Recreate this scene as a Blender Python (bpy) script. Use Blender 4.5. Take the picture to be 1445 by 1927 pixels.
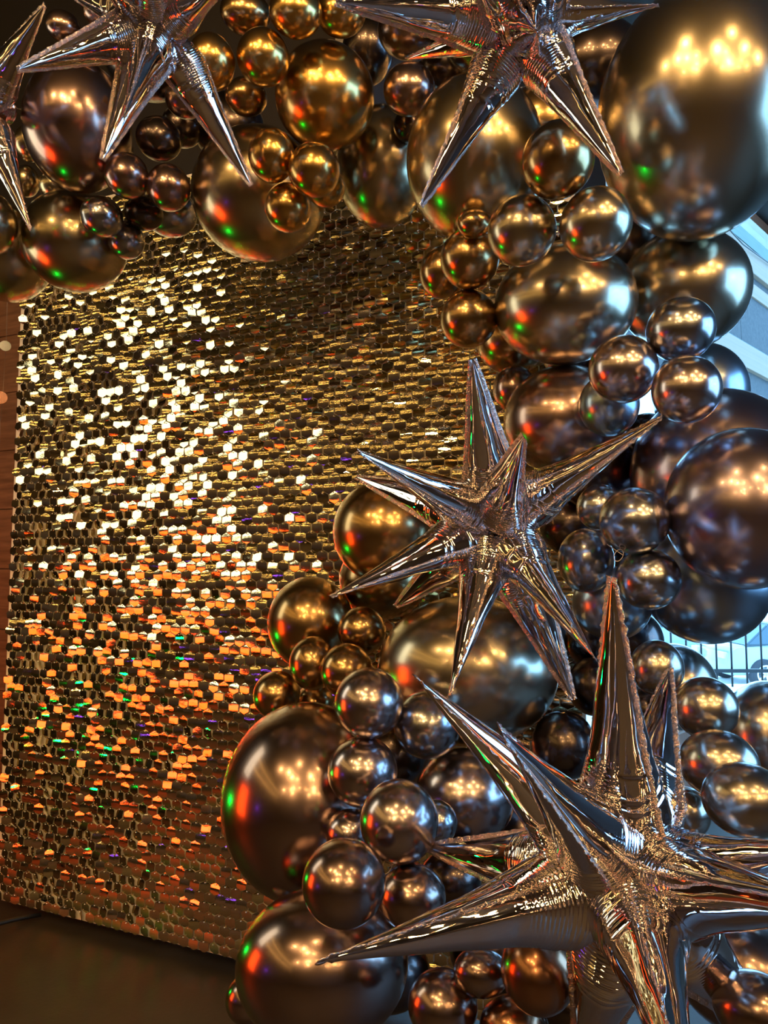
import bpy, bmesh, math, random
from mathutils import Vector, Matrix, Quaternion, noise

for o in list(bpy.data.objects):
    bpy.data.objects.remove(o)
S = bpy.context.scene
C = S.collection
PI = math.pi

# ------------------------------------------------------------------ camera, world, exposure
F = 1350.0                      # focal length in pixels of the 1445 x 1927 frame
PITCH = math.atan(107.0 / F)
CAM = Vector((0, 0, 0.95))
cd = bpy.data.cameras.new('camera')
cam = bpy.data.objects.new('camera', cd)
C.objects.link(cam)
cam.location = CAM
cam.rotation_euler = (PI / 2 + PITCH, 0, 0)
cd.sensor_fit = 'VERTICAL'
cd.sensor_height = 24.0
cd.lens = F / 1927.0 * 24.0
cd.clip_start = 0.02
S.camera = cam

W = bpy.data.worlds.new('sky')
S.world = W
W.use_nodes = True
bg = W.node_tree.nodes['Background']
bg.inputs['Color'].default_value = (0.25, 0.58, 1.0, 1)     # even, overcast daylight
bg.inputs['Strength'].default_value = 5.0

vs = S.view_settings
vs.view_transform = 'Standard'
vs.look = 'None'
vs.gamma = 1.0
vs.exposure = 0.85
vs.use_curve_mapping = False


# ------------------------------------------------------------------ helpers
def ray(x, y):
    u = (x - 722.5) / F
    v = -(y - 963.5) / F
    cp, sp = math.cos(PITCH), math.sin(PITCH)
    return Vector((u, cp - v * sp, sp + v * cp)).normalized()


def at(x, y, Y):
    d = ray(x, y)
    return CAM + d * (Y / d.y)


def project(p):
    q = p - CAM
    cp, sp = math.cos(PITCH), math.sin(PITCH)
    z = q.y * cp + q.z * sp
    return 722.5 + F * q.x / z, 963.5 - F * (q.z * cp - q.y * sp) / z


def mat(name, col, rough=0.5, metal=0.0, emit=0.0, ecol=None, coat=0.0, coatr=0.05, spec=0.5, bump=None, vary=None):
    m = bpy.data.materials.new(name)
    m.use_nodes = True
    nt = m.node_tree
    b = nt.nodes['Principled BSDF']
    b.inputs['Base Color'].default_value = (*col, 1)
    b.inputs['Roughness'].default_value = rough
    b.inputs['Metallic'].default_value = metal
    b.inputs['Specular IOR Level'].default_value = spec
    b.inputs['Coat Weight'].default_value = coat
    b.inputs['Coat Roughness'].default_value = coatr
    if emit:
        b.inputs['Emission Color'].default_value = (*(ecol or col), 1)
        b.inputs['Emission Strength'].default_value = emit
    tc = None
    if bump or vary:
        tc = nt.nodes.new('ShaderNodeTexCoord')
    if bump:      # (scale vector, noise scale, strength, distance)
        mp = nt.nodes.new('ShaderNodeMapping')
        mp.inputs['Scale'].default_value = bump[0]
        nz = nt.nodes.new('ShaderNodeTexNoise')
        nz.inputs['Scale'].default_value = bump[1]
        nz.inputs['Detail'].default_value = 3
        bp = nt.nodes.new('ShaderNodeBump')
        bp.inputs['Strength'].default_value = bump[2]
        bp.inputs['Distance'].default_value = bump[3]
        nt.links.new(tc.outputs['Object'], mp.inputs['Vector'])
        nt.links.new(mp.outputs['Vector'], nz.inputs['Vector'])
        nt.links.new(nz.outputs['Fac'], bp.inputs['Height'])
        nt.links.new(bp.outputs['Normal'], b.inputs['Normal'])
    if vary:      # (scale vector, noise scale, second colour)
        mp = nt.nodes.new('ShaderNodeMapping')
        mp.inputs['Scale'].default_value = vary[0]
        nz = nt.nodes.new('ShaderNodeTexNoise')
        nz.inputs['Scale'].default_value = vary[1]
        nz.inputs['Detail'].default_value = 6
        nz.inputs['Roughness'].default_value = 0.65
        cr = nt.nodes.new('ShaderNodeValToRGB')
        cr.color_ramp.elements[0].position = 0.35
        cr.color_ramp.elements[1].position = 0.68
        cr.color_ramp.elements[0].color = (*col, 1)
        cr.color_ramp.elements[1].color = (*vary[2], 1)
        nt.links.new(tc.outputs['Object'], mp.inputs['Vector'])
        nt.links.new(mp.outputs['Vector'], nz.inputs['Vector'])
        nt.links.new(nz.outputs['Fac'], cr.inputs['Fac'])
        nt.links.new(cr.outputs['Color'], b.inputs['Base Color'])
    return m


def link(name, me, m=None, parent=None, label=None, cat=None, group=None, kind=None):
    o = bpy.data.objects.new(name, me)
    C.objects.link(o)
    if m is not None and len(me.materials) == 0:
        me.materials.append(m)
    if parent is not None:
        o.parent = parent
    if label: o['label'] = label
    if cat: o['category'] = cat
    if group: o['group'] = group
    if kind: o['kind'] = kind
    return o


def thing(name, label, cat, loc=(0, 0, 0), group=None, rot=None):
    o = bpy.data.objects.new(name, None)
    o.empty_display_size = 0.05
    C.objects.link(o)
    o.location = loc
    if rot is not None:
        o.rotation_euler = rot
    o['label'] = label
    o['category'] = cat
    if group: o['group'] = group
    return o


def mesh_of(bm, name, smooth=False):
    me = bpy.data.meshes.new(name)
    bm.to_mesh(me)
    bm.free()
    if smooth:
        for p in me.polygons:
            p.use_smooth = True
    return me


def add_box(bm, lo, hi, M=None):
    vs_ = []
    for z in (lo[2], hi[2]):
        for x, y in ((lo[0], lo[1]), (hi[0], lo[1]), (hi[0], hi[1]), (lo[0], hi[1])):
            p = Vector((x, y, z))
            vs_.append(bm.verts.new(M @ p if M else p))
    a = vs_
    for f in ((3, 2, 1, 0), (4, 5, 6, 7), (0, 1, 5, 4), (1, 2, 6, 5), (2, 3, 7, 6), (3, 0, 4, 7)):
        bm.faces.new([a[i] for i in f])


def box(name, lo, hi, m, parent=None, bevel=0.0, M=None, **kw):
    bm = bmesh.new()
    add_box(bm, lo, hi, M)
    if bevel:
        bmesh.ops.bevel(bm, geom=list(bm.edges), offset=bevel, segments=2, affect='EDGES', profile=0.6)
    bmesh.ops.recalc_face_normals(bm, faces=list(bm.faces))
    return link(name, mesh_of(bm, name), m, parent, **kw)


def add_tube(bm, pts, r, n=8, caps=True):
    pts = [Vector(p) for p in pts]
    rs = r if isinstance(r, (list, tuple)) else [r] * len(pts)
    rings = []
    up = Vector((0, 0, 1))
    for i, p in enumerate(pts):
        d = (pts[min(i + 1, len(pts) - 1)] - pts[max(i - 1, 0)]).normalized()
        a = d.cross(up)
        if a.length < 1e-3:
            a = d.cross(Vector((1, 0, 0)))
        a.normalize()
        b = d.cross(a)
        rings.append([bm.verts.new(p + (a * math.cos(2 * PI * k / n) + b * math.sin(2 * PI * k / n)) * rs[i]) for k in range(n)])
    for i in range(len(rings) - 1):
        for k in range(n):
            bm.faces.new((rings[i][k], rings[i][(k + 1) % n], rings[i + 1][(k + 1) % n], rings[i + 1][k]))
    if caps:
        bm.faces.new(rings[0][::-1])
        bm.faces.new(rings[-1])


def tube(name, pts, r, m, parent=None, n=8, **kw):
    bm = bmesh.new()
    add_tube(bm, pts, r, n)
    bmesh.ops.recalc_face_normals(bm, faces=list(bm.faces))
    return link(name, mesh_of(bm, name, True), m, parent, **kw)


def add_lathe(bm, prof, n=24, M=None):
    rings = []
    for r, z in prof:
        rings.append([bm.verts.new((M @ Vector((r * math.cos(2 * PI * k / n), r * math.sin(2 * PI * k / n), z))) if M else Vector((r * math.cos(2 * PI * k / n), r * math.sin(2 * PI * k / n), z))) for k in range(n)])
    for i in range(len(rings) - 1):
        for k in range(n):
            bm.faces.new((rings[i][k], rings[i][(k + 1) % n], rings[i + 1][(k + 1) % n], rings[i + 1][k]))
    return rings


def lathe(name, prof, m, parent=None, n=24, M=None, **kw):
    bm = bmesh.new()
    add_lathe(bm, prof, n, M)
    bmesh.ops.remove_doubles(bm, verts=list(bm.verts), dist=1e-6)
    bmesh.ops.recalc_face_normals(bm, faces=list(bm.faces))
    return link(name, mesh_of(bm, name, True), m, parent, **kw)


# ------------------------------------------------------------------ materials
WOOD = mat('wood_plank', (0.115, 0.052, 0.028), 0.45, vary=((1.2, 1, 14), 5, (0.24, 0.12, 0.068)), bump=((1, 1, 14), 8, 0.25, 0.003))
ROOMW = mat('warm_wall', (0.020, 0.014, 0.010), 0.6, vary=((1, 1, 5), 3, (0.050, 0.032, 0.022)))
DARK = mat('dark_plaster', (0.012, 0.010, 0.010), 0.7)
CEIL = mat('dark_ceiling', (0.010, 0.009, 0.009), 0.8)
FLOOR = mat('brown_floor', (0.024, 0.017, 0.010), 0.55, vary=((1, 1, 1), 7, (0.038, 0.027, 0.015)), bump=((1, 1, 1), 90, 0.25, 0.002))
BEIGE = mat('painted_board', (0.62, 0.60, 0.55), 0.5, vary=((3, 3, 40), 1.2, (0.50, 0.50, 0.47)))
TEAL = mat('teal_fascia', (0.02, 0.05, 0.045), 0.5, vary=((1, 1, 16), 3, (0.045, 0.085, 0.075)))
SEAL = mat('black_seal', (0.01, 0.01, 0.01), 0.5)
BLACKM = mat('black_metal', (0.02, 0.02, 0.022), 0.4, metal=0.6)
PAVE = mat('pale_pavement', (0.90, 0.86, 0.80), 0.8)
CHROME = mat('white_pin', (0.95, 0.95, 0.95), 0.22, metal=0.35, coat=1.0)
BACKING = mat('clear_plastic_lattice', (0.80, 0.77, 0.72), 0.3, spec=0.8)
SEQ = mat('gold_sequin_foil', (0.80, 0.71, 0.47), 0.055, metal=1.0, bump=((0.25, 1, 1.6), 130, 0.22, 0.0012))
THREAD = mat('clear_thread', (0.5, 0.42, 0.36), 0.4)


def glass_mat(name, tint, gloss=0.12):
    m = bpy.data.materials.new(name)
    m.use_nodes = True
    nt = m.node_tree
    nt.nodes.clear()
    out = nt.nodes.new('ShaderNodeOutputMaterial')
    mx = nt.nodes.new('ShaderNodeMixShader')
    tr = nt.nodes.new('ShaderNodeBsdfTransparent')
    gl = nt.nodes.new('ShaderNodeBsdfGlossy')
    tr.inputs['Color'].default_value = (*tint, 1)
    gl.inputs['Roughness'].default_value = 0.03
    mx.inputs['Fac'].default_value = gloss
    nt.links.new(tr.outputs[0], mx.inputs[1])
    nt.links.new(gl.outputs[0], mx.inputs[2])
    nt.links.new(mx.outputs[0], out.inputs['Surface'])
    return m


GLASS = glass_mat('window_glass', (0.93, 0.96, 0.97), 0.06)
TINT = glass_mat('blue_tinted_glass', (0.022, 0.042, 0.06), 0.10)

BAL = {
    'gold': ((0.56, 0.36, 0.12), 0.19),
    'goldbronze': ((0.42, 0.28, 0.13), 0.19),
    'bronze': ((0.46, 0.39, 0.26), 0.20),
    'taupe': ((0.46, 0.41, 0.32), 0.20),
    'taupegrey': ((0.42, 0.39, 0.35), 0.20),
    'mauve': ((0.38, 0.27, 0.25), 0.19),
    'mauvefront': ((0.34, 0.25, 0.23), 0.18),
    'greymauve': ((0.42, 0.36, 0.38), 0.18),
    'grey': ((0.38, 0.39, 0.44), 0.18),
    'purple': ((0.34, 0.28, 0.34), 0.21),
    'blue': ((0.28, 0.36, 0.46), 0.24),
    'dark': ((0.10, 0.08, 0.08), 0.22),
    'redbronze': ((0.36, 0.18, 0.10), 0.20),
}
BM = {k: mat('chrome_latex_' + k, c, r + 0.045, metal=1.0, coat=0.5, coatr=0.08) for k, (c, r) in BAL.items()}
FOIL = mat('rose_chrome_foil', (0.82, 0.78, 0.82), 0.03, metal=1.0, bump=((1, 1, 0.08), 22, 0.10, 0.006))
FOILSEAM = mat('crimped_foil_edge', (0.85, 0.72, 0.68), 0.14, metal=1.0, bump=((1, 1, 1), 160, 0.8, 0.004))

# ------------------------------------------------------------------ the setting
def wall_x(x, off=0.0):          # the line of the sequin wall on the floor plan
    return 1.62 + off - 0.424 * x


def slab(name, z0, z1, m):
    bm = bmesh.new()
    pts = [(-3.1, -4.2), (3.15, -4.2), (3.15, 1.96 + 0.966 * 3.15), (-0.09, 1.90), (-3.1, wall_x(-3.1, 0.28))]
    lo = [bm.verts.new((x, y, z0)) for x, y in pts]
    hi = [bm.verts.new((x, y, z1)) for x, y in pts]
    bm.faces.new(lo[::-1]); bm.faces.new(hi)
    for i in range(5):
        bm.faces.new((lo[i], lo[(i + 1) % 5], hi[(i + 1) % 5], hi[i]))
    return link(name, mesh_of(bm, name), m, kind='structure')


slab('floor', -0.06, 0.0, FLOOR)
slab('ceiling', 3.0, 3.06, CEIL)

WD = Vector((0.9206, -0.3904, 0)).normalized()     # along the sequin wall, to the right
WN = Vector((-0.3904, -0.9206, 0)).normalized()    # out of the wall, to the viewer


def wall_frame(origin, d):
    z = Vector((0, 0, 1))
    n = z.cross(d)
    return Matrix(((d.x, n.x, 0, origin.x), (d.y, n.y, 0, origin.y), (d.z, n.z, 1, origin.z), (0, 0, 0, 1)))


# back wall behind the sequins: dark plaster with wood planks up to 1.9 m
p_left = Vector((-3.0, wall_x(-3.0, 0.16), 0))
MB = wall_frame(p_left, WD)
wall_len = (Vector((-0.09, wall_x(-0.09, 0.16), 0)) - p_left).length
wb = box('wall_back', (0, 0.02, 0), (wall_len, 0.12, 3.0), DARK, M=MB, kind='structure')
for k in range(10):
    z0 = k * 0.19
    for (a, b) in ((0, 1.55), (1.556, wall_len)):
        box('plank', (a + 0.003, -0.006, z0 + 0.001), (b, 0.02, z0 + 0.189), WOOD, parent=wb, bevel=0.001, M=MB)
box('wall_left', (-3.1, -4.2, 0), (-3.0, 3.2, 3.0), ROOMW, kind='structure')
box('wall_front', (-3.1, -4.2, 0), (3.3, -4.1, 3.0), ROOMW, kind='structure')

# window wall receding to the right behind the balloons
q0 = Vector((-0.09, 1.9 - 0.966 * 0.09, 0))
QD = Vector((math.sin(math.radians(46)), math.cos(math.radians(46)), 0))
MQ = wall_frame(q0, QD)
QL = 4.35
box('wall_panel', (0, -0.02, 1.9), (1.32, 0.12, 3.0), DARK, M=MQ, kind='structure')
sill = box('wall_window', (0, 0, 0), (QL, 0.12, 0.25), BEIGE, M=MQ, kind='structure')
win = box('window_1', (0, 0.02, 0.25), (QL, 0.09, 0.31), BEIGE, M=MQ, kind='structure')
for a in (0.0, 1.45, 3.9, QL - 0.06):
    box('mullion', (a, 0.02, 0.31), (a + 0.05, 0.09, 2.94), BEIGE, parent=win, M=MQ)
for k, (a, b) in enumerate(((0.05, 1.45), (1.50, 3.9), (3.95, QL - 0.06))):
    box('pane', (a, 0.05, 0.31), (b, 0.056, 2.94), GLASS, parent=win, M=MQ)
box('head_rail', (0, 0.02, 2.94), (QL, 0.09, 3.0), BEIGE, parent=win, M=MQ)

# right wall with the big daylight window
wr = box('wall_right', (3.05, 1.4, 0), (3.15, 4.8, 3.0), DARK, kind='structure')
box('wall_right_lower', (3.05, -4.2, 0), (3.15, 1.4, 0.70), DARK, parent=wr)
box('wall_right_upper', (3.05, -4.2, 2.40), (3.15, 1.4, 3.0), DARK, parent=wr)
box('wall_right_near', (3.05, -4.2, 0.70), (3.15, -1.2, 2.40), DARK, parent=wr)
w2 = box('window_2', (3.03, -1.2, 0.66), (3.12, 1.4, 0.72), BEIGE, kind='structure')
for y in (-1.2, 0.07, 1.34):
    box('mullion', (3.05, y, 0.72), (3.12, y + 0.06, 2.40), BEIGE, parent=w2)
box('pane', (3.08, -1.2, 0.72), (3.086, 1.4, 2.40), GLASS, parent=w2)

# ------------------------------------------------------------------ outside
box('ground', (-30, 1.0, -1.78), (60, 70, -1.7), PAVE, kind='structure')
box('ground_side', (3.6, -30, -1.78), (60, 1.0, -1.7), PAVE, kind='structure')
terr = box('terrace', (0.5, 5.75, -1.7), (7.0, 6.35, -0.05), PAVE, kind='structure')
SLATE = mat('dusty_slate_glazing', (0.022, 0.022, 0.024), 0.75, vary=((1, 1, 1), 30, (0.05, 0.045, 0.045)))
BOARD = mat('weathered_board', (0.24, 0.15, 0.09), 0.6, vary=((0.4, 3, 30), 1.2, (0.18, 0.12, 0.08)))
canopy = thing('canopy', 'pale boarded canopy with slate blue glazing outside the window on the right', 'canopy', Vector((0.55, 4.33, 0.95)))
MC = wall_frame(Vector((0, 0, 0)), QD)
canopy.matrix_world = Matrix.Translation(canopy.location) @ MC
for (z0, z1, dep) in ((2.03, 2.165, 0.0), (2.475, 2.555, 0.03), (2.60, 2.735, 0.0)):
    box('board', (-1.0, dep, 2 * (z0 - 0.95)), (7.5, 0.10, 2 * (z1 - 0.95)), BOARD, parent=canopy, bevel=0.006)
box('edge_strip', (-1.0, 0.04, 2.43), (7.5, 0.09, 2.47), TEAL, parent=canopy)
for (z0, z1) in ((1.84, 2.03), (2.185, 2.475), (2.555, 2.60)):
    for k in range(6):
        box('glazing', (-1.0 + k * 1.42, 0.05, 2 * (z0 - 0.95)), (0.41 + k * 1.42, 0.07, 2 * (z1 - 0.95)), SLATE, parent=canopy, label='dusty slate blue glazing')
tube('cord', [(2.9, -0.02, 3.57), (3.6, -0.03, 3.60), (4.6, -0.03, 3.50), (6.0, -0.02, 3.58)], 0.008, SEAL, canopy)
box('fascia', (-1.0, 0.0, 3.58), (7.5, 0.10, 4.3), TEAL, parent=canopy, label='teal grained fascia')
for x in (-0.9, 7.4):
    box('post', (x - 0.05, 0.10, -2.65), (x + 0.05, 0.20, 4.2), BEIGE, parent=canopy)
fence = thing('iron_fence', 'black iron railing outside the bright window', 'fence', (2.9, 6.2, -0.05))
xx = -1.6
while xx < 3.2:
    tube('bar', [(xx, 0, 0), (xx, 0, 1.55)], 0.0085, BLACKM, fence, n=8)
    xx += 0.128
for zz in (0.12, 1.42):
    box('rail', (-1.7, -0.014, zz), (3.3, 0.014, zz + 0.03), BLACKM, parent=fence)

PAINTA = mat('white_car_paint', (0.34, 0.36, 0.38), 0.25, coat=1.0)
PAINTB = mat('silver_blue_car_paint', (0.22, 0.30, 0.36), 0.25, coat=1.0)
CARGL = mat('car_glass', (0.05, 0.08, 0.10), 0.05)
TYRE = mat('tyre_rubber', (0.03, 0.03, 0.035), 0.8)
RIM = mat('alloy_rim', (0.7, 0.72, 0.75), 0.3, metal=0.8)
LAMPM = mat('tail_lamp', (0.5, 0.45, 0.45), 0.3)


def car(loc, rz, paint, label):
    t = thing('car', label, 'car', loc, group=None, rot=(0, 0, rz))
    prof = [(-2.15, 0.30), (-2.22, 0.55), (-2.15, 0.82), (-1.95, 0.92), (-1.15, 1.0), (1.35, 0.98), (1.95, 0.88), (2.18, 0.72), (2.22, 0.45), (2.15, 0.28)]
    bm = bmesh.new()
    L = [bm.verts.new((x, -0.86 + (0.10 if z > 0.9 else 0), z)) for x, z in prof]
    R = [bm.verts.new((x, 0.86 - (0.10 if z > 0.9 else 0), z)) for x, z in prof]
    bm.faces.new(L); bm.faces.new(R[::-1])
    for i in range(len(prof)):
        j = (i + 1) % len(prof)
        bm.faces.new((L[i], R[i], R[j], L[j]))
    bmesh.ops.recalc_face_normals(bm, faces=list(bm.faces))
    bmesh.ops.bevel(bm, geom=list(bm.edges), offset=0.05, segments=3, affect='EDGES')
    link('body', mesh_of(bm, 'car_body', True), paint, t)
    cab = [(-1.75, 0.94), (-1.15, 1.40), (0.35, 1.44), (1.15, 0.98)]
    bm = bmesh.new()
    L = [bm.verts.new((x, -0.80 + (0.14 if z > 1.2 else 0), z)) for x, z in cab]
    R = [bm.verts.new((x, 0.80 - (0.14 if z > 1.2 else 0), z)) for x, z in cab]
    bm.faces.new(L); bm.faces.new(R[::-1])
    for i in range(4):
        j = (i + 1) % 4
        bm.faces.new((L[i], R[i], R[j], L[j]))
    bmesh.ops.recalc_face_normals(bm, faces=list(bm.faces))
    bmesh.ops.bevel(bm, geom=list(bm.edges), offset=0.03, segments=2, affect='EDGES')
    link('cabin_glass', mesh_of(bm, 'car_cabin', False), CARGL, t)
    box('roof', (-1.12, -0.66, 1.40), (0.34, 0.66, 1.47), paint, parent=t, bevel=0.03)
    for s in (-1, 1):
        bmx = bmesh.new()
        add_tube(bmx, [(-0.40, s * 0.75, 0.96), (-0.40, s * 0.665, 1.43)], 0.04, 6)
        link('door_pillar', mesh_of(bmx, 'pillar'), paint, t)
        for x in (-1.38, 1.36):
            Mw = Matrix.Translation((x, s * 0.85, 0.33)) @ Matrix.Rotation(PI / 2, 4, 'X')
            w = lathe('wheel', [(0.20, -0.10), (0.30, -0.11), (0.33, -0.07), (0.33, 0.07), (0.30, 0.11), (0.20, 0.10)], TYRE, t, 28, Mw)
            bmr = bmesh.new()
            add_lathe(bmr, [(0.17, 0.10), (0.21, 0.115), (0.21, -0.115), (0.17, -0.10)], 28, Mw)
            for k in range(5):
                A = Mw @ Matrix.Rotation(k * 2 * PI / 5, 4, 'Z')
                add_box(bmr, (0.0, -0.025, -0.10), (0.19, 0.025, 0.10), A)
            bmesh.ops.recalc_face_normals(bmr, faces=list(bmr.faces))
            link('rim', mesh_of(bmr, 'rim'), RIM, w)
        box('tail_lamp', (-2.235, s * 0.62 - 0.16, 0.66), (-2.15, s * 0.62 + 0.16, 0.80), LAMPM, parent=t, bevel=0.01)
    return t


car((9.75, 17.0, -1.7), math.radians(2), PAINTA, 'white parked car with a spoked wheel at the right edge, beyond the railing')
car((8.4, 22.0, -1.7), math.radians(-3), PAINTB, 'pale blue-grey parked car farther off beyond the railing bars')

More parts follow.
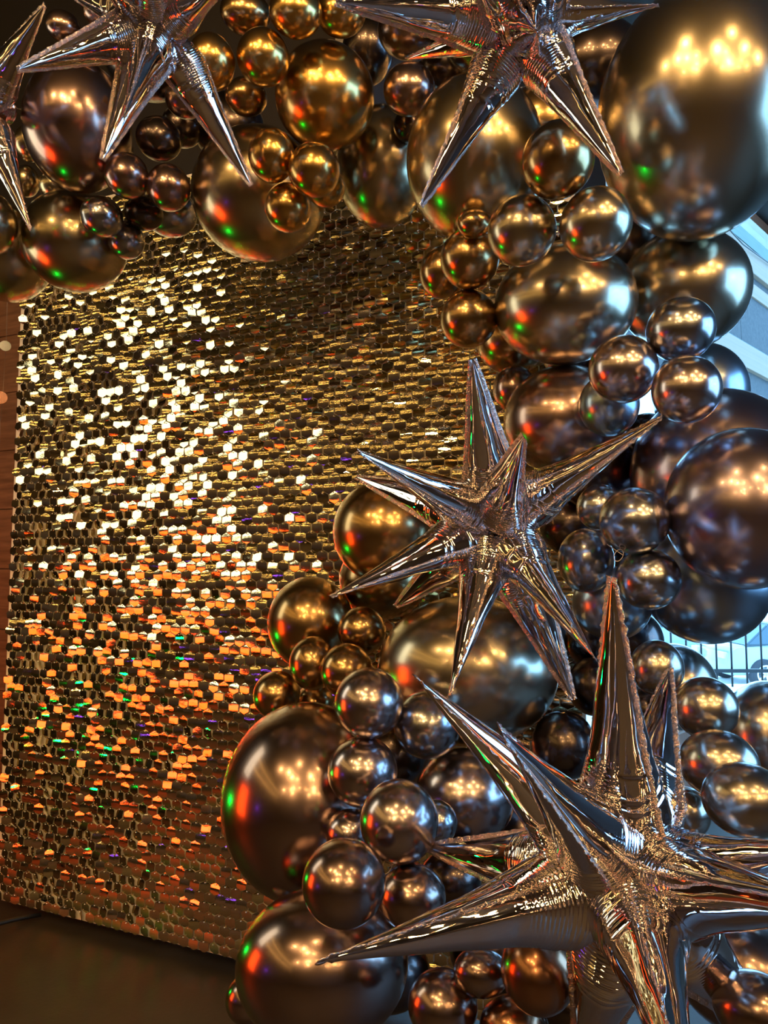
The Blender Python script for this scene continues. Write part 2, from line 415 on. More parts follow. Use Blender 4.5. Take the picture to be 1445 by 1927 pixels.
# ------------------------------------------------------------------ the sequin wall
rng = random.Random(11)
PX, PZ = 0.0300, 0.0228
HX, HP, HS = 0.0138, 0.0146, 0.0076      # half width, half height to the point, half height of the side
seq_x0 = at(20, 900, 1.0)                # only used for its direction
u0 = (24 - 722.5) / F
X0 = 1.62 * u0 / (1 + 0.424 * u0)
org = Vector((X0, wall_x(X0), 0))
shim = thing('sequin_wall', 'shimmering wall of gold hexagonal sequins on a clear lattice beside the balloon column', 'backdrop', org)
MS = wall_frame(Vector((0, 0, 0)), WD)
shim.matrix_world = Matrix.Translation(org) @ MS
NCOL, NROW = 53, 86
Z0 = 0.045
box('lattice_panel', (-0.012, 0.006, 0.03), (NCOL * PX + 0.01, 0.014, Z0 + NROW * PZ), BACKING, parent=shim, label='clear plastic lattice showing as pale lines between sequins')
balls = []
for line in '''119|50|34|32|1.700|mauve|small dark chrome balloon, left of the pair above the top left star's long left spike
192|22|37|36|1.660|mauve|small dark chrome balloon at the top edge, touching the top left star, right of two
146|238|104|128|1.612|mauve|large brown-mauve chrome balloon below the left spike of the top left star
55|270|29|36|1.800|bronze|small dark balloon tucked behind the left side of the large brown-mauve one, upper of three
50|341|25|31|1.820|bronze|small dark balloon at the far left beside the hanging spike, second of three
107|351|34|34|1.770|bronze|small bronze balloon below the large brown-mauve one with a green glint
-22|420|56|62|1.660|bronze|balloon cut off by the left edge of the picture beside the spike tip
12|478|92|92|1.821|bronze|large dark balloon in the lower left corner of the garland, partly behind its gold neighbour
140|455|103|97|1.698|bronze|large bronze balloon hanging lowest at the left end of the garland over the sequins
299|261|44|44|1.580|dark|small near-black balloon on top of its cluster between the two hanging spikes
239|331|43|45|1.525|mauve|small dark mauve balloon, left of the touching pair below the near-black one
317|353|42|46|1.512|mauve|small dark mauve balloon, right of the touching pair beside the large bronze one
191|408|41|40|1.560|grey|small grey chrome balloon overlapping the upper right of the lowest left bronze one
271|402|37|33|1.599|dark|small dark balloon tucked below and between the dark mauve pair
237|452|36|37|1.612|grey|small grey chrome balloon hanging lowest in the left cluster against the sequins
320|400|52|48|1.740|grey|mid-size grey balloon mostly hidden behind the dark mauve pair, just above the sequins
348|187|38|39|1.580|mauve|small maroon-brown balloon behind the gold one and left of the right hanging spike
343|238|40|42|1.684|dark|very dark small balloon behind the spike between the maroon one and the near-black one
212|285|40|42|1.732|dark|dark balloon mostly hidden behind the front spike of the top left star
397|117|46|57|1.400|gold|small gold balloon touching the top left star, left of the gold pair
495|108|50|58|1.400|gold|small gold balloon, right of the gold pair beside the top left star
463|182|40|39|1.520|goldbronze|small bronze balloon showing below and between the gold pair
462|24|48|46|1.550|goldbronze|small gold balloon at the top edge above the gold pair
556|22|50|54|1.400|gold|small gold balloon at the top edge, left of two above the mid-size gold one
641|24|47|50|1.450|gold|small gold balloon at the top edge under the top star's left spike tip
611|181|94|107|1.480|gold|mid-size rich gold balloon above the trio of tiny gold ones
487|365|127|131|1.550|bronze|large bronze balloon hanging over the sequins behind the trio of tiny gold ones
511|293|44|53|1.330|gold|tiny gold balloon at the upper left of the trio
591|320|49|54|1.290|gold|tiny gold balloon at the right of the trio
542|391|45|48|1.340|gold|tiny gold balloon at the bottom of the trio, in front of the large bronze one
612|352|38|40|1.420|gold|tiny pale gold balloon peeping out behind the right of the trio
718|315|85|119|1.630|bronze|large dark bronze balloon hanging right of the mid-size gold one
768|52|58|64|1.550|mauve|dark mauve balloon with a red glint at the top edge under the star's left spike
692|95|48|70|1.720|dark|very dark balloon in the gap right of the mid-size gold one
770|168|49|53|1.450|mauve|small mauve balloon at the tip of the short left spike of the top star
770|236|30|34|1.540|dark|tiny dark balloon right below the small mauve one
845|125|60|60|1.620|dark|dark balloon behind the lower left spikes of the top star
895|300|131|164|1.297|bronze|very large bronze balloon crossed by the long down-left spike of the top star
1020|240|88|88|1.433|goldbronze|bronze balloon behind the topmost of the right trio and between two star spikes
1050|301|69|77|1.040|goldbronze|gold-bronze balloon topmost in the trio beside the hugest balloon
982|434|65|69|1.060|taupe|bronze balloon at the lower left of the trio beside the hugest balloon
1121|422|69|72|1.030|taupe|bronze balloon at the lower right of the trio, touching the hugest balloon
884|486|56|60|1.229|goldbronze|small bronze balloon, topmost of three stacked at the edge of the sequins
833|513|44|51|1.320|goldbronze|small bronze balloon, leftmost of three at the edge of the sequins
882|600|54|56|1.240|goldbronze|small bronze balloon, lowest of three, above the upward spike of the middle star
893|420|33|31|1.185|goldbronze|tiny bronze balloon half hidden between the edge cluster and the right trio
1316|215|196|247|1.240|taupe|hugest balloon, smoky bronze, filling the upper right corner
1064|572|136|116|1.240|taupe|large smoky bronze balloon directly below the right trio
1288|545|127|118|1.341|taupe|large smoky grey-bronze balloon below the hugest one, against the window
1281|620|67|62|1.100|grey|small steel-blue balloon, topmost of three on the right side
1173|695|67|65|1.080|greymauve|small grey-mauve balloon, left of three on the right side
1292|733|68|65|1.020|greymauve|small steel-mauve balloon, lowest of three, at the tip of the middle star's right spike
1318|738|94|94|1.448|blue|plain slate-blue balloon with its curved edge against the window boards
1352|890|172|160|1.311|purple|very large dark purple balloon half hidden behind the reddish one at the right edge
1402|957|158|153|1.069|purple|very large purple-bronze balloon cut off by the right edge, lit by a row of lamps
1330|1098|126|114|1.205|blue|large slate-blue balloon under the purple-bronze one, above the fence outside
1194|980|68|63|1.025|grey|small steel-blue balloon, topmost of three right of the middle star
1103|1055|54|61|1.113|grey|small steel-blue balloon, left of three right of the middle star
1220|1090|64|58|1.050|grey|small steel-blue balloon, lowest right of three, right of the tall spike tip
1130|955|46|44|1.180|grey|small dark blue balloon behind the right spike of the middle star
1152|1135|76|70|1.175|blue|mid-size slate-blue balloon behind the tip of the tall upright spike
1236|1257|52|53|1.100|taupegrey|small smoky balloon right of the tall upright spike, above the shorter spike tip
1268|1292|84|82|1.320|taupegrey|mid-size smoky balloon behind the small ones, its rim against the bright window
1328|1333|64|60|1.040|taupegrey|small smoky balloon with orange glints below the fence outside
1448|1382|94|102|1.200|taupegrey|large dark smoky balloon cut by the right edge below the parked cars
1353|1438|78|66|0.980|taupegrey|smoky balloon above the right edge pair, behind the front one
1404|1506|86|72|0.860|taupegrey|smoky balloon resting above the right spike of the lowest star
1292|1530|46|50|1.020|taupegrey|small smoky balloon squeezed between the short upright spike and its larger neighbours
1222|1335|46|46|1.200|dark|small dark balloon between the two upright spikes of the lowest star
880|1262|171|142|1.264|taupe|very large bronze and blue balloon below the middle star
1118|1292|52|56|1.300|dark|dark balloon right of the very large bronze and blue one, under the star spikes
1062|1402|62|66|1.240|dark|dark balloon between the very large bronze and blue one and the tall upright spike
724|1000|98|98|1.385|goldbronze|mid-size gold-bronze balloon behind the left spikes of the middle star
722|1090|84|76|1.531|goldbronze|dark bronze balloon below the mid-size gold-bronze one at the left star spikes
584|1172|81|88|1.480|goldbronze|mid-size bronze balloon at the left edge of the column with a green rim glint
681|1187|46|46|1.360|goldbronze|small bronze balloon, topmost of the four left of the very large bronze one
588|1248|44|51|1.340|goldbronze|small bronze balloon overlapping the lower right of the mid-size bronze one
652|1262|50|52|1.280|goldbronze|small bronze balloon just above the steel-mauve stack
521|1308|45|46|1.400|goldbronze|small dark bronze balloon, leftmost, standing out against the sequins
592|1322|36|36|1.460|goldbronze|tiny bronze balloon peeping above the very large brown one on the left
694|1323|65|68|1.080|greymauve|steel-mauve balloon on top of the stack of three with a bright blue glint
804|1364|64|65|1.118|grey|steel-blue balloon half behind the tip of the lowest star's upper left spike
682|1452|66|68|1.100|greymauve|steel-mauve balloon second from the top of the stack
751|1546|74|82|0.980|greymauve|steel-mauve balloon third from the top of the stack, just above the loop of thread
647|1662|79|88|0.900|mauvefront|dark mauve balloon lowest of the stack, in front of two very large ones
573|1508|157|192|1.274|mauvefront|very large brown-mauve balloon at the left of the column with a red and green glint
606|1818|163|156|1.120|mauvefront|very large brown balloon at the bottom left of the column, under the left spike tip
470|1880|46|52|1.340|mauvefront|sliver of a balloon behind the very large brown one at the bottom left
660|1568|48|48|1.126|greymauve|small balloon hidden behind the stack, between its second and third
874|1500|94|94|1.218|greymauve|mid-size mauve and blue balloon behind the upper left spike of the lowest star
820|1548|41|44|1.080|grey|small dark blue balloon right behind the third of the stack
775|1688|64|66|1.000|mauvefront|small dark balloon with gold glints, right of the lowest of the stack
848|1655|58|58|1.160|dark|dark balloon under the short left spike of the lowest star
833|1892|66|74|1.005|mauvefront|dark balloon with gold glints at the bottom edge below the long left spike
905|1830|52|50|0.975|mauvefront|small dark balloon under the long left spike, left of its red-brown neighbour
1013|1828|71|86|0.920|redbronze|red-brown balloon under the long left spike
968|1936|66|68|1.000|redbronze|coppery balloon cut off by the bottom edge
1392|1838|124|112|1.020|mauvefront|large smoky brown balloon in the bottom right corner under the right spikes
1424|1900|84|76|0.860|mauvefront|smaller brown balloon in front at the very bottom right corner
966|640|70|66|1.440|goldbronze|olive-gold balloon mostly behind the large smoky one, with a green glint by the sequins
968|732|41|45|1.343|mauve|small mauve balloon just left of the large mauve one and above the star
1064|790|118|104|1.262|mauve|large mauve-bronze balloon above the middle star
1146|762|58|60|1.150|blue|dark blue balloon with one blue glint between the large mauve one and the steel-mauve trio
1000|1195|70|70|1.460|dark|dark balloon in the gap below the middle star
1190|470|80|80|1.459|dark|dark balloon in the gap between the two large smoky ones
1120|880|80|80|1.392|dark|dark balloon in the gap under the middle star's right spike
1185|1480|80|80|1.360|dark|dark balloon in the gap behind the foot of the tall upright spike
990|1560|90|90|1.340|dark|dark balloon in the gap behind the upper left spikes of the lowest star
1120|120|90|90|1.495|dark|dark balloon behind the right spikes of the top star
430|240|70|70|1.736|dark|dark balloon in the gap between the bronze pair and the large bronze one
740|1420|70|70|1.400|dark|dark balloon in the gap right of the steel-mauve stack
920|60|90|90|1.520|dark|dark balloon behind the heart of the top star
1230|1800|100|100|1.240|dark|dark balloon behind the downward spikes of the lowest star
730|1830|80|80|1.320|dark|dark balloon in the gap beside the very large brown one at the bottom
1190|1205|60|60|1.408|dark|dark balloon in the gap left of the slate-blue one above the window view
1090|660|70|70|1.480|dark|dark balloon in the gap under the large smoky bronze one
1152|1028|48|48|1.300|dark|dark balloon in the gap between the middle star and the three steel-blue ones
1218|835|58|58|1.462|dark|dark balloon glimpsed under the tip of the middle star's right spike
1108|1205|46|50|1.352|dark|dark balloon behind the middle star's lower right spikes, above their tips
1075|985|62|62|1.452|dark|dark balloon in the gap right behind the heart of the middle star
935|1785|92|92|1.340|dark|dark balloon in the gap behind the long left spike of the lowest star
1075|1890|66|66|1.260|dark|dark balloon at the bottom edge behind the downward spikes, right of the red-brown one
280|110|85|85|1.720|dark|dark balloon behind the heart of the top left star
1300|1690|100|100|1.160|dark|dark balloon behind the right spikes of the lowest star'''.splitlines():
    a = line.split('|')
    balls.append((float(a[0]), float(a[1]), float(a[2]), float(a[3]), float(a[4]), a[5], a[6]))


def hex_verts(M):
    rows = ((0, HP), (-HX, HS), (HX, HS), (-HX, 0.0), (HX, 0.0), (-HX, -HS), (HX, -HS), (0, -HP))
    return [M @ Vector((x, 0.0023 * (z / HP) ** 2 - 0.0023, z)) for x, z in rows]


HF = ((0, 1, 2), (1, 3, 4, 2), (3, 5, 6, 4), (5, 7, 6))
cand = []
for r in range(NROW):
    for c in range(NCOL):
        x = (c + (0.5 if r % 2 else 0.0)) * PX + 0.006
        z = Z0 + r * PZ
        wp = shim.matrix_world @ Vector((x, 0, z))
        px, py = project(wp)
        left = max(0.0, min(1.0, (520 - px) / 420.0))
        yaw = rng.gauss(0, math.radians(4.5 + 8 * left ** 1.5))
        pit = rng.gauss(0, math.radians(5 + 2 * left)) + (rng.choice((-1, 1)) * 0.16 if rng.random() < 0.16 else 0)
        rol = rng.gauss(0, math.radians(1.2 + 4 * left))
        # slow waves in the hanging sheets, as the lattice panels bow a little
        yaw += 0.06 * noise.noise(Vector((x * 3.0, z * 2.0, 0.3)))
        M = Matrix.Translation((x, rng.uniform(-0.0008, 0.0008), z)) @ Matrix.Rotation(yaw, 4, 'Z') @ Matrix.Rotation(pit, 4, 'X') @ Matrix.Rotation(rol, 4, 'Y')
        hidden = not (0 < px < 1445 and 0 < py < 1927)
        if not hidden:
            for b in balls:
                if ((px - b[0]) / (b[2] + 4)) ** 2 + ((py - b[1]) / (b[3] + 4)) ** 2 < 1:
                    hidden = True
                    break
        cand.append((hidden, -px, M))
vis = sorted([i for i in range(len(cand)) if not cand[i][0]], key=lambda i: cand[i][1])[:300]
single = set(vis)
bm = bmesh.new()
for i, (h, _, M) in enumerate(cand):
    if i in single:
        continue
    v = [bm.verts.new(p) for p in hex_verts(M)]
    for f in HF:
        bm.faces.new([v[k] for k in f])
link('sequin_field', mesh_of(bm, 'sequin_field', True), SEQ, shim, kind='stuff')
bm = bmesh.new()
v = [bm.verts.new(p) for p in hex_verts(Matrix())]
for f in HF:
    bm.faces.new([v[k] for k in f])
hexme = mesh_of(bm, 'sequin', True)
hexme.materials.append(SEQ)
for i in vis:
    o = link('sequin', hexme, None, shim)
    o.matrix_local = cand[i][2]
bm = bmesh.new()
for i, (h, _, M) in enumerate(cand):
    if h or M.translation.x < 0: continue
    p = M @ Vector((0, -0.0045, HP * 0.74))
    r = 0.0019
    ra = [bm.verts.new(p + Vector((math.cos(k * PI / 3), 0.35, math.sin(k * PI / 3))) * r) for k in range(6)]
    rc = [bm.verts.new(p + Vector((0.7 * math.cos(k * PI / 3), -0.4, 0.7 * math.sin(k * PI / 3))) * r) for k in range(6)]
    tp = bm.verts.new(p + Vector((0, -0.75, 0)) * r)
    for k in range(6):
        j = (k + 1) % 6
        bm.faces.new((ra[k], ra[j], rc[j], rc[k]))
        bm.faces.new((rc[k], rc[j], tp))
bmesh.ops.recalc_face_normals(bm, faces=list(bm.faces))
link('pin_heads', mesh_of(bm, 'pin_heads', True), CHROME, shim, kind='stuff')

# hanging string of mirror discs left of the sequins
ds = thing('disc_string', 'thin thread with small hanging mirror discs before the brown planks', 'decoration', at(8, 560, 2.15))
o0 = ds.location.copy()
tube('thread', [at(16, 470, 2.15) - o0, at(12, 640, 2.15) - o0, at(5, 745, 2.15) - o0, at(0, 800, 2.15) - o0, at(-3, 960, 2.15) - o0], 0.0007, THREAD, ds, n=5)
DISCA = mat('silver_disc', (0.55, 0.62, 0.70), 0.2, metal=1.0)
DISCB = mat('pink_disc', (0.75, 0.42, 0.34), 0.25, metal=1.0)
for (px, py, m, rr, lab) in ((10, 651, DISCA, 0.016, 'silver disc'), (1, 748, DISCB, 0.019, 'pinkish disc')):
    c = at(px, py, 2.14) - o0
    Mx = Matrix.Translation(c) @ Matrix.Rotation(PI / 2, 4, 'X') @ Matrix.Rotation(0.5, 4, 'Y')
    lathe('disc', [(0, -0.001), (rr, -0.001), (rr, 0.001), (0, 0.001)], m, ds, 24, Mx, label=lab).data.shade_flat()

tube('cable', [at(-60, 1722, 1.92), at(0, 1716, 1.95), at(35, 1708, 2.0), at(78, 1700, 2.03)], 0.006, SEAL, None, n=8,
     label='short black cable on the floor at the foot of the sequin wall', cat='cable')
bpy.data.objects['cable'].location.z = 0.012 - min(v.co.z for v in bpy.data.objects['cable'].data.vertices) - 0.004

# ------------------------------------------------------------------ balloons
def balloon_mesh():
    bm = bmesh.new()
    prof = []
    n = 36
    for i in range(n + 1):
        a = PI * i / n
        z = -math.cos(a)
        r = math.sin(a)
        if z > 0:
            z = z * (1 + 0.10 * z * z)
            r = r * (1 - 0.05 * (z ** 3))
        prof.append((max(r, 0.0), z))
    add_lathe(bm, prof, 56)
    bmesh.ops.remove_doubles(bm, verts=list(bm.verts), dist=1e-5)
    bmesh.ops.recalc_face_normals(bm, faces=list(bm.faces))
    return mesh_of(bm, 'balloon', True)


def knot_mesh():
    bm = bmesh.new()
    add_lathe(bm, [(0.0, 1.06), (0.07, 1.08), (0.045, 1.12), (0.08, 1.15), (0.075, 1.18), (0.04, 1.20), (0.09, 1.26), (0.10, 1.27), (0.0, 1.25)], 14)
    bmesh.ops.recalc_face_normals(bm, faces=list(bm.faces))
    return mesh_of(bm, 'knot', True)


bmeshes, kmeshes = {}, {}
for k in BM:
    me = balloon_mesh(); me.materials.append(BM[k]); bmeshes[k] = me
    me = knot_mesh(); me.materials.append(BM[k]); kmeshes[k] = me
rb = random.Random(5)
placed = []
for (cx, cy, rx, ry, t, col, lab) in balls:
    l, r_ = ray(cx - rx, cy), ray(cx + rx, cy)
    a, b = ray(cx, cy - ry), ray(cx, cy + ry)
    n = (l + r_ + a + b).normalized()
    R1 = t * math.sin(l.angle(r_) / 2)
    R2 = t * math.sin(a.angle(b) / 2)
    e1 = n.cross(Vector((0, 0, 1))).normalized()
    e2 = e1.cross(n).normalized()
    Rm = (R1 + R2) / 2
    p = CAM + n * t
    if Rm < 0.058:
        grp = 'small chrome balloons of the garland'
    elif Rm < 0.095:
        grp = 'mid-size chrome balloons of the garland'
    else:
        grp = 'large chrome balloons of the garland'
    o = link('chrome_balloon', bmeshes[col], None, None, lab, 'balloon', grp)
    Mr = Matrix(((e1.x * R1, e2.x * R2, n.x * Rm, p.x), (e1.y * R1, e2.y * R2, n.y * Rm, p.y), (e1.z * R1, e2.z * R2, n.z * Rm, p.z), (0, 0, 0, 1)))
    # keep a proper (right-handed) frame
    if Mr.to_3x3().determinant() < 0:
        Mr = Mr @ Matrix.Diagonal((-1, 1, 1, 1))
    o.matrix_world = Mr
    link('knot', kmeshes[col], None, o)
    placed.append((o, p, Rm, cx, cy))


def thread_loop(px, py, host):
    o = min(placed, key=lambda q: (q[3] - host[0]) ** 2 + (q[4] - host[1]) ** 2)[0]
    Y = o.matrix_world.translation.y
    c = at(px, py, Y - 0.01)
    inv = o.matrix_world.inverted()
    pts = []
    for k in range(15):
        a = 2 * PI * k / 14
        pts.append(inv @ (c + Vector((0.006 * math.cos(a) + 0.003 * math.sin(a), 0.002 * math.sin(a), 0.008 * math.sin(a)))))
    pts.append(inv @ (c + Vector((-0.012, 0.01, 0.015))))
    tube('thread_loop', pts, 0.011, THREAD, o, n=6, label='loop of clear thread')


thread_loop(728, 1631, (751, 1546))
thread_loop(1164, 1045, (1194, 980))

# ------------------------------------------------------------------ foil stars
def spike_meshes(seed):
    r = random.Random(seed)
    NA = 60
    svals = [0.44 * i / 150 for i in range(150)] + [0.44 + 0.56 * (i / 46) for i in range(47)]
    RW = 0.140
    ph = [r.uniform(0, 6.28) for _ in range(8)]
    ribs = [(r.uniform(0, 6.28), r.uniform(0.25, 0.32), r.uniform(0.05, 0.10), r.uniform(0.55, 0.9)) for _ in range(4)]
    kf = [r.choice((3, 4, 5)), r.choice((6, 7)), r.choice((9, 11))]
    bands = [(r.uniform(0.28, 0.46), r.uniform(0.004, 0.009)) for _ in range(3)]
    bm = bmesh.new()
    rings = []
    for s in svals:
        if s < 0.27:
            q = s / 0.27
            w = 0.24 + 0.76 * math.sin(q * PI / 2) ** 1.25
        else:
            q = (s - 0.27) / 0.73
            w = (1 - q) ** 0.93 * (1 - 0.10 * math.sin(q * PI)) if q < 1 else 0
            w = max(w, 0.022)
        ring = []
        for k in range(NA):
            th = 2 * PI * k / NA
            rr = w
            # long creases: sharp pleats towards the neck and faint ones to the tip
            pl = max(0.0, 1 - s / 0.30)
            for j, n_ in enumerate(kf):
                cfold = 1 - abs(math.sin(n_ * th / 2 + ph[j] + 1.2 * s))
                rr += w * (0.11 * pl + 0.045 * min(1, s * 1.4)) * (cfold - 0.36) / (j + 1)
            # cross ribs beside the seams
            for (ta, sc, sw, am) in ribs:
                dth = math.cos(th - ta)
                if dth > 0.72:
                    g = math.exp(-((s - sc) / sw) ** 2) * min(1, (dth - 0.72) / 0.1)
                    rr += 0.028 * g * am * math.sin(2 * PI * s / 0.0135)
            for (sb, wb_) in bands:
                rr -= 0.035 * w * math.exp(-((s - sb - 0.01 * math.sin(3 * th + ph[4])) / wb_) ** 2)
            # crumple near the heart
            cr_ = max(0.0, 1 - s / 0.25)
            nz = noise.noise(Vector((math.cos(th) * 3 + seed, math.sin(th) * 3, s * 22)))
            nz2 = noise.noise(Vector((math.cos(th) * 8 + seed, math.sin(th) * 8, s * 60)))
            rr += cr_ * (0.10 * nz + 0.035 * nz2)
            rr += 0.05 * w * noise.noise(Vector((math.cos(th) * 1.5, math.sin(th) * 1.5 + seed, s * 7)))
            rr *= RW
            fl = 1 - 0.30 * s
            ring.append(bm.verts.new((rr * math.cos(th), rr * math.sin(th) * fl, s)))
        rings.append(ring)
    for i in range(len(rings) - 1):
        for k in range(NA):
            bm.faces.new((rings[i][k], rings[i][(k + 1) % NA], rings[i + 1][(k + 1) % NA], rings[i + 1][k]))
    bm.faces.new(rings[-1])
    bmesh.ops.recalc_face_normals(bm, faces=list(bm.faces))
    me = mesh_of(bm, 'foil_spike', True)
    me.materials.append(FOIL)
    # the two welded edges, a crimped flange each
    bm = bmesh.new()
    for sg in (-1, 1):
        prev = None
        for i in range(120):
            s = 0.10 + 0.905 * i / 119
            if s < 0.27:
                w = 0.24 + 0.76 * math.sin(s / 0.27 * PI / 2) ** 1.25
            else:
                q = (s - 0.27) / 0.73
                w = max((max(0, 1 - q)) ** 0.93 * (1 - 0.10 * math.sin(q * PI)), 0.02)
            x0 = sg * (w * RW * 0.93)
            x1 = sg * (w * RW * 1.0 + 0.017 + 0.003 * noise.noise(Vector((s * 40, seed, sg))))
            yy = 0.006 * noise.noise(Vector((s * 30, seed + 5, sg)))
            y2 = 0.011 * noise.noise(Vector((s * 55, seed + 9, sg)))
            cur = (bm.verts.new((x0, 0.002, s)), bm.verts.new((x0, -0.002, s)), bm.verts.new((x1, yy * 0 + y2 - 0.001, s)), bm.verts.new((x1, y2 + 0.001, s)))
            if prev:
                for a, b in ((0, 1), (1, 2), (2, 3), (3, 0)):
                    bm.faces.new((prev[a], prev[b], cur[b], cur[a]))
            prev = cur
    bmesh.ops.recalc_face_normals(bm, faces=list(bm.faces))
    sm = mesh_of(bm, 'foil_seam', True)
    sm.materials.append(FOILSEAM)
    return me, sm


SPK = [spike_meshes(s) for s in (1, 2, 3, 4, 5, 6)]


def core_mesh():
    bm = bmesh.new()
    bmesh.ops.create_icosphere(bm, subdivisions=5, radius=1.0)
    for v in bm.verts:
        p = v.co.normalized()
        k = 1 + 0.30 * noise.noise(p * 3) + 0.22 * (abs(noise.noise(p * 7)) - 0.2) + 0.12 * noise.noise(p * 16)
        v.co = p * k
    me = mesh_of(bm, 'star_heart', True)
    me.materials.append(FOIL)
    return me


CORE = core_mesh()


def star(cpx, Y, L, tips, label, seed):
    c = CAM + ray(cpx[0], cpx[1]) * Y
    t = thing('foil_star_balloon', label, 'balloon', c, 'spiky foil star balloons')
    h = link('heart', CORE, None, t)
    h.scale = (L * 0.075,) * 3
    r = random.Random(seed)
    for k, (tx, ty, side) in enumerate(tips):
        d = ray(tx, ty)
        oc = CAM - c
        B = oc.dot(d)
        D = B * B - (oc.dot(oc) - L * L)
        ln = L
        if D > 0:
            tt = -B + (-math.sqrt(D) if side > 0 else math.sqrt(D))
        else:
            tt = -B
        if abs(side) < 1 and D > 0:      # between: blend towards the plane of the star
            tt = -B + (tt + B) * abs(side)
        v = CAM + d * tt - c
        ln = v.length
        me, sm = SPK[(seed + k * 5) % len(SPK)]
        o = link('spike', me, None, t)
        q = v.normalized().to_track_quat('Z', 'Y')
        q = q @ Quaternion((0, 0, 1), r.uniform(0, PI))
        o.rotation_mode = 'QUATERNION'
        o.rotation_quaternion = q
        wd = L * (0.55 + 0.45 * ln / L)
        o.scale = (wd, wd, ln)
        link('seam', sm, None, o)
    return t


def plane_tips(cpx, lst):
    return lst


star((300, 45), 1.27, 0.235, [(33, 131, 1), (193, 300, 1), (233, 222, 0.9), (472, 348, 1), (452, -60, 1), (170, -60, 0.6), (250, -190, 1), (370, -210, 0.5), (90, -40, -1)],
     'rose chrome foil star at the top left, two long spikes hanging over the balloons', 3)
star((985, 42), 1.02, 0.235, [(632, 3, 1), (765, 112, -0.5), (793, 386, 1), (1168, 328, 1), (1238, 10, 0.2), (845, -150, 1), (1120, -190, 1), (980, -260, 0.7), (1010, 60, 1), (858, 262, -0.35)],
     'rose chrome foil star at the top centre, spikes reaching down left and down right', 8)
star((935, 985), 0.99, 0.27, [(889, 678, 0.9), (675, 850, 1), (671, 897, -1), (624, 1122, 1), (745, 1141, -1), (846, 1308, 1), (1120, 1240, 1), (1078, 1315, -1), (1244, 786, 1), (985, 822, 1), (1010, 1010, -1)],
     'rose chrome foil star in the middle of the balloon column, a short spike facing forward', 14)
star((1178, 1655), 0.77, 0.30, [(783, 1275, 1), (942, 1374, 1), (1151, 1088, 0.9), (1259, 1260, -1), (600, 1810, 1), (803, 1594, -1), (1640, 1590, 0.6), (1700, 1735, 1), (1320, 2160, 1), (1090, 2060, -1), (1500, 1990, -1)],
     'largest foil star, lowest on the right, sharp spikes in every direction', 20)
star((-32, 205), 1.52, 0.235, [(84, 10, 1), (58, 432, 1), (46, 206, -1), (-150, 20, 1), (-250, 200, 1), (-130, 400, 1), (-20, -60, -1), (30, 120, -1)],
     'foil star cut off by the left edge, one spike up and one hanging down', 27)
RED = mat('red_foil_tag', (0.45, 0.01, 0.02), 0.25, metal=0.4)
dstar = [o for o in bpy.data.objects if o.name.startswith('foil_star_balloon') and 'largest' in o['label']][0]
bm = bmesh.new()
c0 = CAM + ray(1190, 1602) * 0.71 - dstar.location
for k, (dx, dz) in enumerate(((0, 0), (0.006, -0.012), (-0.004, -0.022))):
    a = [bm.verts.new(c0 + Vector((dx - 0.008, 0.002 * k, dz + 0.010))), bm.verts.new(c0 + Vector((dx + 0.010, -0.002, dz + 0.006))), bm.verts.new(c0 + Vector((dx + 0.006, 0.003, dz - 0.010))), bm.verts.new(c0 + Vector((dx - 0.009, -0.003, dz - 0.006)))]
    bm.faces.new(a)
bmesh.ops.solidify(bm, geom=list(bm.faces), thickness=0.001)
link('filling_tag', mesh_of(bm, 'filling_tag', True), RED, dstar, label='small red foil tag')

# ------------------------------------------------------------------ the room's lamps
BULB = mat('warm_bulb', (1, 0.62, 0.25), 0.3, emit=105.0, ecol=(1.0, 0.57, 0.20))
BRASS = mat('dark_brass', (0.25, 0.17, 0.08), 0.35, metal=1.0)
bl = random.Random(42)
bulbs = [(-0.4, -1.0, 2.25)]
while len(bulbs) < 24:
    p = (bl.uniform(-1.7, 1.9), bl.uniform(-2.3, 0.1), 0)
    p = (p[0], p[1], 2.35 - 0.16 * abs(p[1]) + bl.uniform(-0.12, 0.12))
    if all((Vector(p) - Vector(q)).length > 0.28 for q in bulbs):
        bulbs.append(p)
proto = None
for k, (x, y, z) in enumerate(bulbs):
    if proto is None:
        proto = thing('pendant_lamp', 'warm bulb on a black cord hanging behind the viewer', 'lamp', (x, y, z), 'warm pendant bulbs behind the viewer')
        parts = [lathe('bulb', [(0.0, -0.045), (0.018, -0.041), (0.033, -0.026), (0.038, -0.004), (0.030, 0.018), (0.016, 0.034), (0.013, 0.045)], BULB, proto, 20),
                 lathe('socket', [(0.0, 0.044), (0.017, 0.044), (0.019, 0.075), (0.010, 0.09), (0.0, 0.09)], BRASS, proto, 16),
                 tube('cord', [(0, 0, 0.088), (0, 0, 3.0 - z)], 0.003, SEAL, proto, n=6)]
    else:
        c = proto.copy(); C.objects.link(c); c.location = (x, y, z)
        for ch in parts:
            q = ch.copy(); C.objects.link(q); q.parent = c
            if ch.name.startswith('cord'):
                q.scale = (1, 1, (3.0 - z) / (3.0 - bulbs[0][2]))
            else:
                sc = 0.75 + 0.6 * ((k * 7) % 5) / 4
                q.scale = (sc, sc, 1.0 if not ch.name.startswith('bulb') else sc)


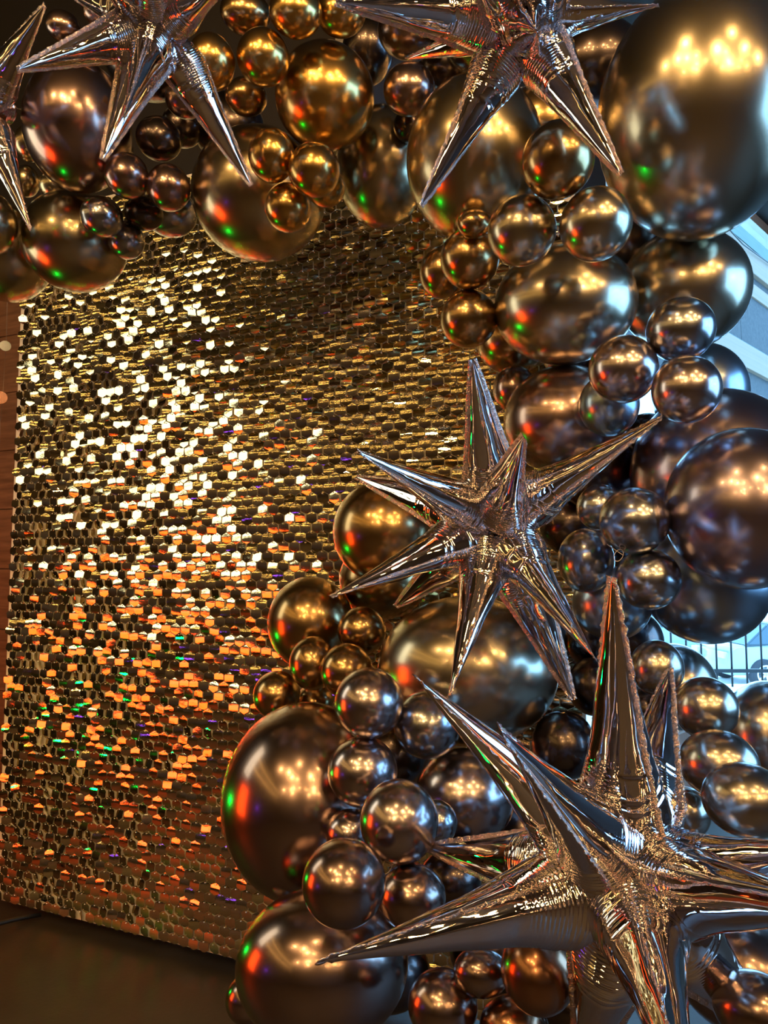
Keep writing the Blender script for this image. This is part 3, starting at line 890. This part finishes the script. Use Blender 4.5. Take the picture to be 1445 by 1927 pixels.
def stand_light(loc, aim, size, m, label, name='stage_light'):
    loc = Vector(loc)
    t = thing(name, label, 'lamp', (loc.x, loc.y, 0))
    q = (Vector(aim) - loc).normalized().to_track_quat('Z', 'Y').to_matrix().to_4x4()
    Mh = Matrix.Translation((0, 0, loc.z)) @ q
    w, h = size
    if w == h:
        lathe('housing', [(0, -w * 1.6), (w * 0.8, -w * 1.6), (w * 1.1, -w * 0.4), (w * 1.1, 0.012), (w * 1.0, 0.012), (w * 1.0, -0.002), (0, -0.002)], BLACKM, t, 24, Mh)
        lathe('lens', [(0, 0.008), (w * 0.6, 0.006), (w * 0.98, 0.0)], m, t, 24, Mh)
    else:
        box('housing', (-w, -h, -0.05), (w, h, -0.002), BLACKM, parent=t, M=Mh)
        box('diffuser', (-w * 0.97, -h * 0.97, -0.002), (w * 0.97, h * 0.97, 0.006), m, parent=t, M=Mh)
    tube('pole', [(0, 0.0, 0.25), (0, 0, loc.z)], 0.012, BLACKM, t)
    for k in range(3):
        a = k * 2 * PI / 3 + 0.4
        tube('leg', [(0, 0, 0.30), (0.22 * math.cos(a), 0.22 * math.sin(a), 0.01)], 0.009, BLACKM, t)
    return t


REDL = mat('red_led_lens', (1, 0.05, 0.02), 0.3, emit=4.0, ecol=(1.0, 0.075, 0.008))
GREENL = mat('green_led_lens', (0.02, 1, 0.1), 0.3, emit=60.0, ecol=(0.0, 1.0, 0.04))
PURPL = mat('violet_led_lens', (0.4, 0.1, 1), 0.3, emit=4.0, ecol=(0.22, 0.05, 1.0))
CREAM = mat('cream_diffuser', (1, 1, 0.9), 0.5, emit=1.45, ecol=(1.0, 0.97, 0.68))
stand_light((-2.0, 1.10, 0.56), (-0.1, 1.4, 0.70), (0.24, 0.34), REDL, 'red panel light on a black stand out to the left', 'panel_light')
stand_light((-1.42, 1.70, 0.40), (0.2, 1.1, 0.9), (0.035, 0.035), GREENL, 'green stage light on a low stand by the sequin wall')
stand_light((-1.9, 0.2, 0.60), (-0.2, 1.6, 0.8), (0.05, 0.05), PURPL, 'violet stage light on a black stand out to the left')
stand_light((-1.75, 1.30, 1.50), (0.0, 1.4, 1.2), (0.20, 0.46), CREAM, 'tall cream softbox light on a stand out to the left', 'softbox_light')
LIN = mat('warm_linear_lamp', (1, 0.7, 0.3), 0.4, emit=3.2, ecol=(1.0, 0.60, 0.16))
for k, (zz, xw) in enumerate(((1.95, -2.96), (2.45, -2.96))):
    tl = thing('linear_lamp', ('upper', 'topmost', 'lowest')[k] + ' warm linear lamp along the left wall', 'lamp', (xw, -1.0, zz))
    box('diffuser', (-0.02, -2.2, -0.018), (0.03, 2.6, 0.018), LIN, parent=tl)
    box('channel', (-0.04, -2.22, -0.03), (-0.02, 2.62, 0.03), BLACKM, parent=tl)
